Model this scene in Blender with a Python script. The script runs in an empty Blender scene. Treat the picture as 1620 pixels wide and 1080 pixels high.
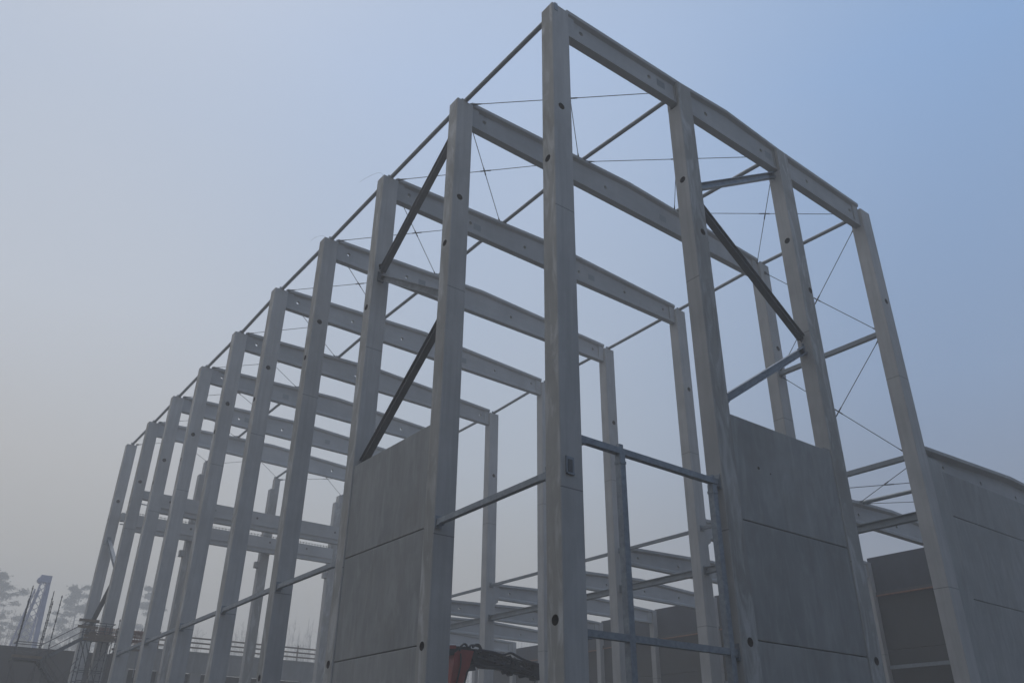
import bpy, bmesh, math, random
from mathutils import Vector, Matrix
R = math.radians
scene = bpy.context.scene
C = scene.collection

# ------------------------------------------------------------------ camera
F_PX = 1291.63
CAM = Vector((-13.085, -15.247, 1.539))
yaw, pitch, roll = 0.6483, 0.4877, 0.0117
fwd = Vector((math.sin(yaw)*math.cos(pitch), math.cos(yaw)*math.cos(pitch), math.sin(pitch)))
rt0 = Vector((math.cos(yaw), -math.sin(yaw), 0))
up0 = rt0.cross(fwd)
rt = rt0*math.cos(roll) + up0*math.sin(roll)
up = -rt0*math.sin(roll) + up0*math.cos(roll)
cd = bpy.data.cameras.new('camera'); cam = bpy.data.objects.new('camera', cd); C.objects.link(cam)
M = Matrix((rt, up, -fwd)).transposed().to_4x4(); M.translation = CAM
cam.matrix_world = M
cd.sensor_width = 36; cd.lens = F_PX/1620*36; cd.clip_end = 3000; cd.clip_start = .1
scene.camera = cam

# ------------------------------------------------------------------ world
w = bpy.data.worlds.new("World"); scene.world = w; w.use_nodes = True
N = w.node_tree.nodes; L = w.node_tree.links; N.clear()
out = N.new('ShaderNodeOutputWorld'); bg = N.new('ShaderNodeBackground')
SKYC = dict(l0=(195,192,186), l1=(203,202,201), l2=(204,211,222), l3=(188,202,223), c0=(184,181,174), c1=(187,197,210), c2=(177,200,234), r0=(117,134,163), r1=(130,159,199), r2=(137,175,224), z=(176,191,212))
sky = N.new('ShaderNodeTexSky'); sky.sky_type = 'NISHITA'; sky.sun_disc = False
SUN_EL, SUN_AZ = R(60), R(0)          # azimuth from +y towards +x
sky.sun_elevation = SUN_EL; sky.sun_rotation = SUN_AZ
sky.air_density = 1.6; sky.dust_density = 3.0; sky.ozone_density = 1.6
def wn(t, **k):
    n = N.new(t)
    for a, b in k.items(): setattr(n, a, b)
    return n
tc = wn('ShaderNodeTexCoord'); nrm = wn('ShaderNodeVectorMath', operation='NORMALIZE'); L.new(tc.outputs['Generated'], nrm.inputs[0])
sep = wn('ShaderNodeSeparateXYZ'); L.new(nrm.outputs[0], sep.inputs[0])
az = wn('ShaderNodeVectorMath', operation='DOT_PRODUCT'); L.new(nrm.outputs[0], az.inputs[0]); az.inputs[1].default_value = (rt0.x, rt0.y, 0)
# fog bank: thick near the horizon and over the forest on the left, thinning upwards and to the right
def mth(op, a, b=None, c=None):
    m = wn('ShaderNodeMath', operation=op)
    for i, v in enumerate((a, b, c)):
        if v is None: continue
        if isinstance(v, (int, float)): m.inputs[i].default_value = v
        else: L.new(v, m.inputs[i])
    return m.outputs[0]
nz = wn('ShaderNodeTexNoise'); nz.inputs['Scale'].default_value = 1.7; nz.inputs['Detail'].default_value = 3; L.new(nrm.outputs[0], nz.inputs['Vector'])
wob = mth('MULTIPLY', mth('SUBTRACT', nz.outputs['Fac'], .5), .16)
zz_ = mth('ADD', sep.outputs['Z'], wob)
def skyramp(stops):
    r = wn('ShaderNodeValToRGB'); c = r.color_ramp; c.interpolation = 'B_SPLINE' if False else 'EASE' if False else 'LINEAR'
    for i, (p, col) in enumerate(stops):
        e = c.elements[i] if i < 2 else c.elements.new(p)
        e.position = p; e.color = (*col, 1)
    L.new(zz_, r.inputs[0]); return r.outputs[0]
LOWAIR = (.10, .10, .10)
def lin(r, g, b_, k=1.0): return tuple(k*((v/255+.055)/1.055)**2.4 for v in (r, g, b_))
SKY_L = [(.0, lin(150, 150, 152)), (.20, lin(*SKYC['l0'])), (.31, lin(*SKYC['l1'])), (.48, lin(*SKYC['l2'])), (.65, lin(*SKYC['l3'])), (1, lin(*SKYC['z']))]
SKY_C = [(.0, lin(150, 150, 152)), (.165, lin(*SKYC['c0'])), (.33, lin(*SKYC['c1'])), (.73, lin(*SKYC['c2'])), (1, lin(*SKYC['z']))]
SKY_R = [(.0, lin(120, 128, 140)), (.225, lin(*SKYC['r0'])), (.375, lin(*SKYC['r1'])), (.66, lin(*SKYC['r2'])), (1, lin(*SKYC['z']))]
def cmix(f, A, B):
    m = wn('ShaderNodeMix', data_type='RGBA'); L.new(f, m.inputs[0]); L.new(A, m.inputs[6]); L.new(B, m.inputs[7]); return m.outputs[2]
aw = mth('ADD', az.outputs['Value'], wob)
def seg(a0, a1):
    m = wn('ShaderNodeMapRange'); m.interpolation_type = 'SMOOTHSTEP'; L.new(aw, m.inputs['Value']); m.inputs['From Min'].default_value = a0; m.inputs['From Max'].default_value = a1; return m.outputs[0]
fog = cmix(seg(0.0, .48), cmix(seg(-.52, -.0), skyramp(SKY_L), skyramp(SKY_C)), skyramp(SKY_R))
# behind the camera the fog is thicker and duller
bk = wn('ShaderNodeVectorMath', operation='DOT_PRODUCT'); L.new(nrm.outputs[0], bk.inputs[0]); bk.inputs[1].default_value = (math.sin(yaw), math.cos(yaw), 0)
skys = wn('ShaderNodeVectorMath', operation='SCALE'); L.new(sky.outputs[0], skys.inputs[0]); skys.inputs['Scale'].default_value = 0.10
mix = wn('ShaderNodeMix', data_type='RGBA'); mix.inputs[0].default_value = .92
L.new(skys.outputs[0], mix.inputs[6]); L.new(fog, mix.inputs[7])
L.new(mix.outputs[2], bg.inputs[0]); bg.inputs[1].default_value = 1.0
L.new(bg.outputs[0], out.inputs[0])

# ------------------------------------------------------------------ sun through fog
sd = bpy.data.lights.new('sun', 'SUN'); sd.energy = 1.1; sd.angle = R(40); sd.color = (1, .95, .88)
so = bpy.data.objects.new('sun', sd); C.objects.link(so)
sdir = Vector((math.sin(SUN_AZ)*math.cos(SUN_EL), math.cos(SUN_AZ)*math.cos(SUN_EL), math.sin(SUN_EL)))
so.rotation_euler = sdir.to_track_quat('Z', 'Y').to_euler(); so.location = (0, 0, 60)

scene.view_settings.view_transform = 'Standard'; scene.view_settings.look = 'None'
scene.view_settings.exposure = 0.0; scene.view_settings.gamma = 1.0
scene.cycles.volume_bounces = 2; scene.cycles.max_bounces = 8

# ------------------------------------------------------------------ materials
def newmat(name):
    m = bpy.data.materials.new(name); m.use_nodes = True
    nt = m.node_tree; return m, nt, nt.nodes['Principled BSDF']
def node(nt, t, **k):
    n = nt.nodes.new(t)
    for a, b in k.items(): setattr(n, a, b)
    return n
def noise(nt, vec, scale, detail=4, rough=.6, vscale=(1, 1, 1), rot=(0, 0, 0), dist=0):
    mp = node(nt, 'ShaderNodeMapping'); mp.inputs['Scale'].default_value = vscale; mp.inputs['Rotation'].default_value = rot
    nt.links.new(vec, mp.inputs[0])
    n = node(nt, 'ShaderNodeTexNoise'); n.inputs['Scale'].default_value = scale
    n.inputs['Detail'].default_value = detail; n.inputs['Roughness'].default_value = rough; n.inputs['Distortion'].default_value = dist
    nt.links.new(mp.outputs[0], n.inputs['Vector']); return n.outputs['Fac']
def rng(nt, f, a, b, c, d):
    m = node(nt, 'ShaderNodeMapRange'); nt.links.new(f, m.inputs[0])
    for i, v in enumerate((a, b, c, d)): m.inputs[i+1].default_value = v
    return m.outputs[0]
def mathn(nt, op, a, b):
    m = node(nt, 'ShaderNodeMath', operation=op)
    for i, v in enumerate((a, b)):
        if isinstance(v, (int, float)): m.inputs[i].default_value = v
        else: nt.links.new(v, m.inputs[i])
    return m.outputs[0]
def mixc(nt, f, a, b):
    m = node(nt, 'ShaderNodeMix', data_type='RGBA')
    if isinstance(f, (int, float)): m.inputs[0].default_value = f
    else: nt.links.new(f, m.inputs[0])
    for i, v in ((6, a), (7, b)):
        if isinstance(v, tuple): m.inputs[i].default_value = (*v, 1)
        else: nt.links.new(v, m.inputs[i])
    return m.outputs[2]
def concrete(name, base, blotch, streak=.5, mott=0.0, light=(.42, .43, .44), joints=False, vert=True):
    m, nt, b = newmat(name)
    g = node(nt, 'ShaderNodeNewGeometry'); pos = g.outputs['Position']
    oi = node(nt, 'ShaderNodeObjectInfo')
    ad = node(nt, 'ShaderNodeVectorMath', operation='MULTIPLY_ADD')
    cb = node(nt, 'ShaderNodeCombineXYZ')
    for i in range(3): nt.links.new(oi.outputs['Random'], cb.inputs[i])
    nt.links.new(cb.outputs[0], ad.inputs[0]); ad.inputs[1].default_value = (91, 57, 33); nt.links.new(pos, ad.inputs[2])
    p = ad.outputs[0]
    big = noise(nt, p, .45, 5, .6)
    vs = (5, 5, .22) if vert else (.5, 5, 3)
    st = noise(nt, p, 1.3, 5, .65, vs)
    fine = noise(nt, p, 26, 4, .7)
    col = mixc(nt, rng(nt, big, .3, .7, 0, 1), base, blotch)
    col = mixc(nt, mathn(nt, 'MULTIPLY', rng(nt, st, .42, .75, 0, 1), streak), col, tuple(x*.62 for x in base))
    if mott:
        mo = noise(nt, p, .9, 5, .6, (2.2, 2.2, .55), (.35, .2, 0), 1.2)
        col = mixc(nt, mathn(nt, 'MULTIPLY', rng(nt, mo, .48, .68, 0, 1), mott), col, light)
        mo2 = noise(nt, p, .7, 4, .6, (1.5, 1.5, .6), (0, .4, .3), .8)
        col = mixc(nt, mathn(nt, 'MULTIPLY', rng(nt, mo2, .52, .7, 0, 1), mott*.7), col, (base[0]*.55, base[1]*.50, base[2]*.44))
    col = mixc(nt, rng(nt, fine, .25, .75, 0, .22), col, tuple(x*.6 for x in base))
    # casting pores
    vo = node(nt, 'ShaderNodeTexVoronoi'); vo.inputs['Scale'].default_value = 7; nt.links.new(p, vo.inputs['Vector'])
    pore = rng(nt, vo.outputs['Distance'], .035, .06, .55, 0)
    col = mixc(nt, pore, col, tuple(x*.35 for x in base))
    # slight per-object tone
    tone = rng(nt, oi.outputs['Random'], 0, 1, .9, 1.1)
    hs = node(nt, 'ShaderNodeHueSaturation'); nt.links.new(tone, hs.inputs['Value']); nt.links.new(col, hs.inputs['Color'])
    col = hs.outputs[0]
    if joints:      # faint formwork joint round the shaft
        sx = node(nt, 'ShaderNodeSeparateXYZ'); nt.links.new(pos, sx.inputs[0])
        d = mathn(nt, 'ABSOLUTE', mathn(nt, 'SUBTRACT', sx.outputs[2], 8.02), 0)
        d2 = mathn(nt, 'ABSOLUTE', mathn(nt, 'SUBTRACT', sx.outputs[2], 16.9), 0)
        dd = mathn(nt, 'MINIMUM', d, d2)
        col = mixc(nt, rng(nt, dd, .012, .022, .55, 0), col, (.05, .05, .05))
    nt.links.new(col, b.inputs['Base Color']); b.inputs['Roughness'].default_value = .88
    b.inputs['Specular IOR Level'].default_value = .25
    bp = node(nt, 'ShaderNodeBump'); bp.inputs['Strength'].default_value = .25; bp.inputs['Distance'].default_value = .02
    nt.links.new(mathn(nt, 'ADD', fine, mathn(nt, 'MULTIPLY', big, .8)), bp.inputs['Height']); nt.links.new(bp.outputs[0], b.inputs['Normal'])
    return m
def metal(name, col, col2, rough=.5, met=.6, sc=4):
    m, nt, b = newmat(name)
    g = node(nt, 'ShaderNodeNewGeometry')
    n1 = noise(nt, g.outputs['Position'], sc, 5, .65); n2 = noise(nt, g.outputs['Position'], sc*.3, 3, .5)
    c = mixc(nt, rng(nt, n1, .3, .7, 0, 1), col, col2)
    c = mixc(nt, rng(nt, n2, .5, .75, 0, .5), c, tuple(x*.6 for x in col))
    nt.links.new(c, b.inputs['Base Color']); b.inputs['Metallic'].default_value = met
    nt.links.new(rng(nt, n1, .2, .8, rough-.1, rough+.15), b.inputs['Roughness'])
    return m
MAT = {}
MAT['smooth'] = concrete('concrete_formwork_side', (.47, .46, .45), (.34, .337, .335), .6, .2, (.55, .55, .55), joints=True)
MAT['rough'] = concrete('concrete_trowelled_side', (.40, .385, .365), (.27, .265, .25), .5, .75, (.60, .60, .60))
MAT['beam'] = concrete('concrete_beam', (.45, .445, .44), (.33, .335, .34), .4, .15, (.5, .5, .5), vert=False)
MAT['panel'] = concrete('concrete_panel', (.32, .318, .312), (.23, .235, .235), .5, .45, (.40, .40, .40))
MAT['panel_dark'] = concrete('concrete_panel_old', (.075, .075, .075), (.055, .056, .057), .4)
MAT['galv'] = metal('galvanised_steel', (.25, .28, .31), (.16, .18, .21), .5, .35, 6)
MAT['dark_steel'] = metal('primed_dark_steel', (.075, .078, .085), (.05, .052, .057), .5, .2, 5)
MAT['pipe'] = metal('galvanised_pipe', (.22, .245, .27), (.17, .19, .21), .5, .3, 3)
MAT['rod'] = metal('tie_rod_steel', (.10, .11, .12), (.07, .075, .08), .5, .4, 3)
MAT['rust'] = metal('rusty_socket', (.05, .034, .026), (.03, .022, .018), .9, 0, 20)
MAT['plate'] = concrete('patched_mortar', (.25, .265, .275), (.22, .235, .245), .1)
MAT['red'] = metal('crane_red_paint', (.30, .026, .016), (.2, .02, .014), .4, .0, 3)
MAT['black'] = metal('crane_black_paint', (.018, .018, .02), (.03, .03, .033), .45, .2, 8)
MAT['violet'] = metal('pale_violet_paint', (.5, .5, .6), (.42, .42, .5), .5, 0, 2)
MAT['timber'] = metal('weathered_timber', (.20, .15, .11), (.13, .10, .075), .85, 0, 7)
MAT['orange'] = metal('red_oxide_primer', (.30, .12, .06), (.2, .085, .05), .7, 0, 5)
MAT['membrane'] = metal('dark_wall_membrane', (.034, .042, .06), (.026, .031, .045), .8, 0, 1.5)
MAT['joint'] = metal('joint_sealant', (.02, .02, .02), (.012, .012, .012), .9, 0, 5)
MAT['site_wall'] = metal('dark_site_wall', (.03, .03, .034), (.02, .02, .023), .85, 0, 1.0)
MAT['mid_steel'] = metal('weathered_strut_steel', (.14, .15, .165), (.09, .10, .11), .5, .3, 5)
MAT['void'] = metal('painted_interior_shade', (.012, .012, .014), (.008, .008, .01), .9, 0, 1)  # near-black colour stands in for the shade inside the openings
MAT['mesh_net'] = metal('orange_safety_net', (.24, .11, .07), (.16, .09, .07), .9, 0, 5)
m, nt, b = newmat('bark'); g = node(nt, 'ShaderNodeNewGeometry')
nt.links.new(mixc(nt, noise(nt, g.outputs['Position'], 3), (.09, .07, .05), (.05, .04, .03)), b.inputs['Base Color']); b.inputs['Roughness'].default_value = .95; MAT['bark'] = m
m, nt, b = newmat('pine_needles'); g = node(nt, 'ShaderNodeNewGeometry')
nt.links.new(mixc(nt, rng(nt, noise(nt, g.outputs['Position'], .9, 3), .35, .65, 0, 1), (.035, .055, .028), (.075, .09, .05)), b.inputs['Base Color']); b.inputs['Roughness'].default_value = .9; MAT['needles'] = m
m, nt, b = newmat('muddy_gravel'); g = node(nt, 'ShaderNodeNewGeometry')
nt.links.new(mixc(nt, rng(nt, noise(nt, g.outputs['Position'], .4, 6, .7), .35, .65, 0, 1), (.055, .05, .042), (.085, .078, .068)), b.inputs['Base Color']); b.inputs['Roughness'].default_value = .95
bpn = node(nt, 'ShaderNodeBump'); bpn.inputs['Strength'].default_value = .5; nt.links.new(noise(nt, g.outputs['Position'], 5, 6, .7), bpn.inputs['Height']); nt.links.new(bpn.outputs[0], b.inputs['Normal']); MAT['ground'] = m

# ------------------------------------------------------------------ mesh helpers
class MB:
    def __init__(s, o=(0, 0, 0)): s.v = []; s.f = []; s.mi = []; s.o = Vector(o); s.m = 0
    def poly(s, pts, mi=None):
        n = len(s.v); s.v += [tuple(Vector(p)-s.o) for p in pts]; s.f.append(tuple(range(n, n+len(pts)))); s.mi.append(s.m if mi is None else mi)
    def box(s, a, b, mi=None):
        x0, y0, z0 = a; x1, y1, z1 = b
        P = [(x0,y0,z0),(x1,y0,z0),(x1,y1,z0),(x0,y1,z0),(x0,y0,z1),(x1,y0,z1),(x1,y1,z1),(x0,y1,z1)]
        for q in ((0,3,2,1),(4,5,6,7),(0,1,5,4),(1,2,6,5),(2,3,7,6),(3,0,4,7)): s.poly([P[i] for i in q], mi)
    def prism(s, prof, A, B, U, V, cap=True, mi=None, V2=None):
        """profile (u,v) swept from A to B"""
        A, B, U, V = map(Vector, (A, B, U, V)); n = len(prof); W2 = V2 if V2 is not None else V
        a = [A+U*u+V*v for u, v in prof]; b_ = [B+U*u+Vector(W2)*v for u, v in prof]
        for i in range(n):
            j = (i+1) % n; s.poly([a[i], b_[i], b_[j], a[j]], mi)
        if cap: s.poly(a, mi); s.poly(b_[::-1], mi)
    def bar(s, A, B, prof, upv=(0, 0, 1), mi=None):
        A, B = Vector(A), Vector(B); d = (B-A).normalized(); upv = Vector(upv)
        if abs(d.dot(upv)) > .98: upv = Vector((0, 1, 0))
        U = d.cross(upv).normalized(); V = U.cross(d).normalized()
        s.prism(prof, A, B, U, V, mi=mi)
    def tube(s, A, B, r, n=12, r2=None, mi=None):
        A, B = Vector(A), Vector(B); d = (B-A).normalized(); upv = Vector((0,0,1)) if abs(d.z) < .95 else Vector((1,0,0))
        U = d.cross(upv).normalized(); V = U.cross(d); r2 = r if r2 is None else r2
        a = [A+(U*math.cos(2*math.pi*i/n)+V*math.sin(2*math.pi*i/n))*r for i in range(n)]
        b_ = [B+(U*math.cos(2*math.pi*i/n)+V*math.sin(2*math.pi*i/n))*r2 for i in range(n)]
        for i in range(n):
            j = (i+1) % n; s.poly([a[i], b_[i], b_[j], a[j]], mi)
        s.poly(a, mi); s.poly(b_[::-1], mi)
    def path(s, pts, r, n=8, mi=None):
        for a, b_ in zip(pts, pts[1:]): s.tube(a, b_, r, n, mi=mi)
    def holed(s, O, U, V, u0, u1, v0, v1, holes, depth=0, D=None, mi=None, himat=None):
        """rectangle in plane O+U*u+V*v with round holes; D = direction into the body"""
        O, U, V = map(Vector, (O, U, V)); P = lambda u, v: O+U*u+V*v
        holes = sorted(holes); cur = u0
        for (hu, hv, r) in holes:
            a, b_ = hu-r*1.6, hu+r*1.6
            s.poly([P(cur, v0), P(a, v0), P(a, v1), P(cur, v1)], mi)
            va, vb = hv-r*1.6, hv+r*1.6
            if va > v0: s.poly([P(a, v0), P(b_, v0), P(b_, va), P(a, va)], mi)
            else: va = v0
            if vb < v1: s.poly([P(a, vb), P(b_, vb), P(b_, v1), P(a, v1)], mi)
            else: vb = v1
            n = 20; cx, cy = hu, hv; sq = []; ci = []
            for k in range(n):
                t_ = 2*math.pi*k/n+math.pi/4; c, s_ = math.cos(t_), math.sin(t_); mm = max(abs(c), abs(s_))
                sq.append((cx+c/mm*(r*1.6), min(max(cy+s_/mm*(r*1.6), va), vb))); ci.append((cx+c*r, cy+s_*r))
            for k in range(n):
                j = (k+1) % n
                s.poly([P(*sq[k]), P(*sq[j]), P(*ci[j]), P(*ci[k])], mi)
                if D is not None and depth:
                    dv = Vector(D)*depth
                    s.poly([P(*ci[k]), P(*ci[j]), P(*ci[j])+dv, P(*ci[k])+dv], himat if himat is not None else mi)
            if himat is not None: s.poly([P(*q)+Vector(D)*depth for q in ci], himat)
            cur = b_
        s.poly([P(cur, v0), P(u1, v0), P(u1, v1), P(cur, v1)], mi)
    def build(s, name, mats, parent=None, smooth=False):
        me = bpy.data.meshes.new(name); me.from_pydata(s.v, [], s.f)
        if isinstance(mats, str): mats = [mats]
        for q in mats: me.materials.append(MAT[q])
        me.polygons.foreach_set('material_index', s.mi)
        bm = bmesh.new(); bm.from_mesh(me); bmesh.ops.remove_doubles(bm, verts=bm.verts, dist=.0002); bmesh.ops.recalc_face_normals(bm, faces=bm.faces); bm.to_mesh(me); bm.free()
        if smooth: me.polygons.foreach_set('use_smooth', [True]*len(me.polygons))
        me.update()
        o = bpy.data.objects.new(name, me); C.objects.link(o)
        if parent is None: o.location = s.o
        else:
            o.parent = parent; o.location = s.o-parent_loc(parent)
        return o
def parent_loc(p):
    l = Vector(p.location)
    while p.parent: p = p.parent; l += Vector(p.location)
    return l
def tag(o, label, cat, group=None):
    o['label'] = label; o['category'] = cat
    if group: o['group'] = group
    o['kind'] = 'thing'
    return o
def empty(name, loc, label, cat, group=None):
    o = bpy.data.objects.new(name, None); C.objects.link(o); o.location = loc; o.empty_display_size = .3
    return tag(o, label, cat, group)
def struct(o): o['kind'] = 'structure'; return o
def rect(a, b): return [(-a/2, -b/2), (a/2, -b/2), (a/2, b/2), (-a/2, b/2)]
def hprof(wd, h, tf=.018, tw=.012):
    a, b = wd/2, h/2
    return [(-a,-b),(a,-b),(a,-b+tf),(tw/2,-b+tf),(tw/2,b-tf),(a,b-tf),(a,b),(-a,b),(-a,b-tf),(-tw/2,b-tf),(-tw/2,-b+tf),(-a,-b+tf)]
ORD = ['first','second','third','fourth','fifth','sixth','seventh','eighth','ninth','tenth']

# ------------------------------------------------------------------ grid (metres)
YF = [-.10, 5.87, 11.89, 17.91, 24.14, 30.11, 36.16, 42.08, 47.84, 53.85]
ZF = [25.81, 25.88, 25.79, 25.66, 25.66, 25.40, 25.36, 25.26, 25.13, 25.09]
XR = [19.33, 19.42, 19.49, 19.46, 19.40, 19.34, 19.33, 19.33, 19.33, 19.33]
ZR = [25.81, 25.86, 25.77, 25.62, 25.48, 25.15, 25.08, 24.98, 24.86, 24.80]
XM = [6.50, 12.875]
SX, SY = .772, .614

# ------------------------------------------------------------------ ground
g_ = MB((0, 0, 0)); S = 900
n = 24
for i in range(n):
    for j in range(n):
        x0, x1 = -S+2*S*i/n, -S+2*S*(i+1)/n; y0, y1 = -S+2*S*j/n, -S+2*S*(j+1)/n
        g_.poly([(x0,y0,0),(x1,y0,0),(x1,y1,0),(x0,y1,0)])
struct(g_.build('ground', 'ground'))
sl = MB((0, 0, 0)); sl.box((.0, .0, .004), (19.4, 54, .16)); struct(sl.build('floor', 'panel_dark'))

# ------------------------------------------------------------------ columns
def column(x, y, z1, label, outer='-x', holes_x=(), holes_y=(), fork=None, step=None, sx=SX, sy=SY, group='main concrete columns of the hall frame', z0=0.0):
    """outer: which side carries the hand trowelled face; holes are (z, offset from the outer corner)"""
    m = MB((x, y, z0)); c = .022
    zt = z1 if not fork else fork[0]
    bx = 1 if outer == '-x' else 0; by = 1 if outer == '-y' else 0
    m.holed((x, y, 0), (0,0,1), (0,1,0), z0, zt, c, sy-c, [(z, o, .13) for z, o in holes_x], .28, (1,0,0), bx, 2)
    m.holed((x, y, 0), (0,0,1), (1,0,0), z0, zt, c, sx-c, [(z, o, .13) for z, o in holes_y], .28, (0,1,0), by, 2)
    m.poly([(x+sx, y+c, z0), (x+sx, y+sy-c, z0), (x+sx, y+sy-c, zt), (x+sx, y+c, zt)], 1 if outer == '+x' else 0)
    m.poly([(x+c, y+sy, z0), (x+sx-c, y+sy, z0), (x+sx-c, y+sy, zt), (x+c, y+sy, zt)], 0)
    cs = [((x, y+c), (x+c, y)), ((x+sx-c, y), (x+sx, y+c)), ((x+sx, y+sy-c), (x+sx-c, y+sy)), ((x+c, y+sy), (x, y+sy-c))]
    for a, b_ in cs: m.poly([(*a, z0), (*b_, z0), (*b_, zt), (*a, zt)], 0)
    ring = [q for p_ in cs for q in p_]
    m.poly([(*q, zt) for q in ring], 0)
    if fork:                       # front prong beside the beam ends
        m.box((x+.004, y+.003, zt), (x+sx-.004, y+.12, z1), by)
        m.box((x+.004, y+sy-.13, zt), (x+sx-.004, y+sy-.003, z1-.05), 0)
    if step:                       # narrower head
        m.box((x+step[0], y+.01, zt), (x+sx-.01, y+sy-.01, step[1]), 0)
    o = m.build('concrete_column', ['smooth', 'rough', 'rust'])
    return tag(o, label, 'column', group)
left_lab = ['massive near corner column of grey concrete, closest to the viewer and widest in the picture',
 'tall concrete column behind the near corner column, right of the left wall panels',
 'third concrete column of the left row, at the far side of the left wall panels',
 'fourth concrete column of the left row, first one beyond the left wall panels',
 'fifth concrete column of the left row, second one beyond the left wall panels',
 'sixth concrete column of the left row, third one beyond the left wall panels',
 'seventh concrete column of the left row, fourth beyond the wall panels, fog faded',
 'eighth concrete column of the left row, third from its foggy far end',
 'ninth concrete column of the left row, last but one, with dark brace leaning on it',
 'last and leftmost concrete column of the left row, palest in the fog']
Lcol = []
for i in range(10):
    hx = [(18.9, .35), (4.8, .3)]
    hy = [(21.05-.08*i, .33)] if i != 2 else [(20.9, .33)]
    o = column(0, YF[i], ZF[i], left_lab[i], '-x', hx, hy)
    Lcol.append(o)
fl = ['second concrete column of the front, between doorway frame and front wall panels',
      'third concrete column of the front row, right of the grey front wall panels']
for k in range(2):
    column(XM[k], YF[0], 26.05 + .03*k, fl[k], '-y', [(21.25, .26)], [(18.95, .5 if k == 0 else .62), (4.9, .4)], fork=(24.86, 0))
right_lab = ['right front corner column, where the tall frame meets the low hall wall',
 'second concrete column of the right row, seen between the front columns behind dark brace',
 'third concrete column of the right row, seen just left of second front column',
 'fourth concrete column of the right row, behind the thin steel post of the doorway',
 'fifth concrete column of the right row, mostly hidden just left of the near corner column',
 'sixth concrete column of the right row, left of the near corner column under beam end',
 'seventh concrete column of the right row, hidden behind the left wall columns',
 'eighth concrete column of the right row, behind the left wall panels',
 'ninth concrete column of the right row, behind the left wall panels in the fog']
Rcol = []
for i in range(9):
    o = column(XR[i], YF[i], ZR[i], right_lab[i], '+x', [], [(20.75, .42)] if i == 0 else [(20.9-.1*i, .45)])
    Rcol.append(o)
el = ['stepped concrete column of the far end wall nearest the left row, pale in fog',
      'stepped concrete column in the middle of the far end wall, pale in fog',
      'stepped corner column at the right end of the far end wall, pale in fog']
Ecol = []
for k, (x, zt) in enumerate(((6.15, 25.05), (12.5, 24.9), (18.85, 24.55))):
    o = column(x, YF[9], 23.85, el[k], '-y', step=(.30, zt)); Ecol.append(o)
    cb = MB((x, YF[9], 17)); cb.box((x-.32, YF[9]+.1, 16.9), (x-.003, YF[9]+.5, 17.4)); cb.build('corbel', 'smooth', o)
# corbels that carry the low hall beams
LOWTOP = [13.92, 13.66, 13.42, 13.16, 13.05, 12.92, 12.75, 12.55, 12.40]
for i in range(9):
    y = YF[i]
    if i:
        cb = MB((XR[i]+SX, y, 11.5)); x0 = XR[i]+SX
        zb = LOWTOP[i]-1.0
        cb.prism([(0, zb-.38), (.32, zb-.2), (.32, zb-.004), (0, zb-.004)], (x0+.002, y+.1, 0), (x0+.002, y+.5, 0), (1,0,0), (0,0,1))
        cb.build('corbel', 'smooth', Rcol[i])
# small steel fixtures
m = MB((.2, YF[0], 8.4)); y = YF[0]
m.box((.16, y-.03, 8.38), (.44, y-.002, 8.86)); m.box((.23, y-.05, 8.43), (.37, y-.028, 8.78), 1)
m.box((.16, y-.055, 8.38), (.19, y-.03, 8.86)); m.box((.16, y-.055, 8.38), (.44, y-.03, 8.42))
m.build('steel_plate', ['galv', 'dark_steel'], Lcol[0])
m = MB((.1, y, 25.5)); m.box((.10, y-.02, 25.50), (.24, y-.002, 25.83)); m.box((.10, y-.02, 25.83), (.24, y+.25, 25.85)); m.build('top_bracket', 'galv', Lcol[0])

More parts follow.
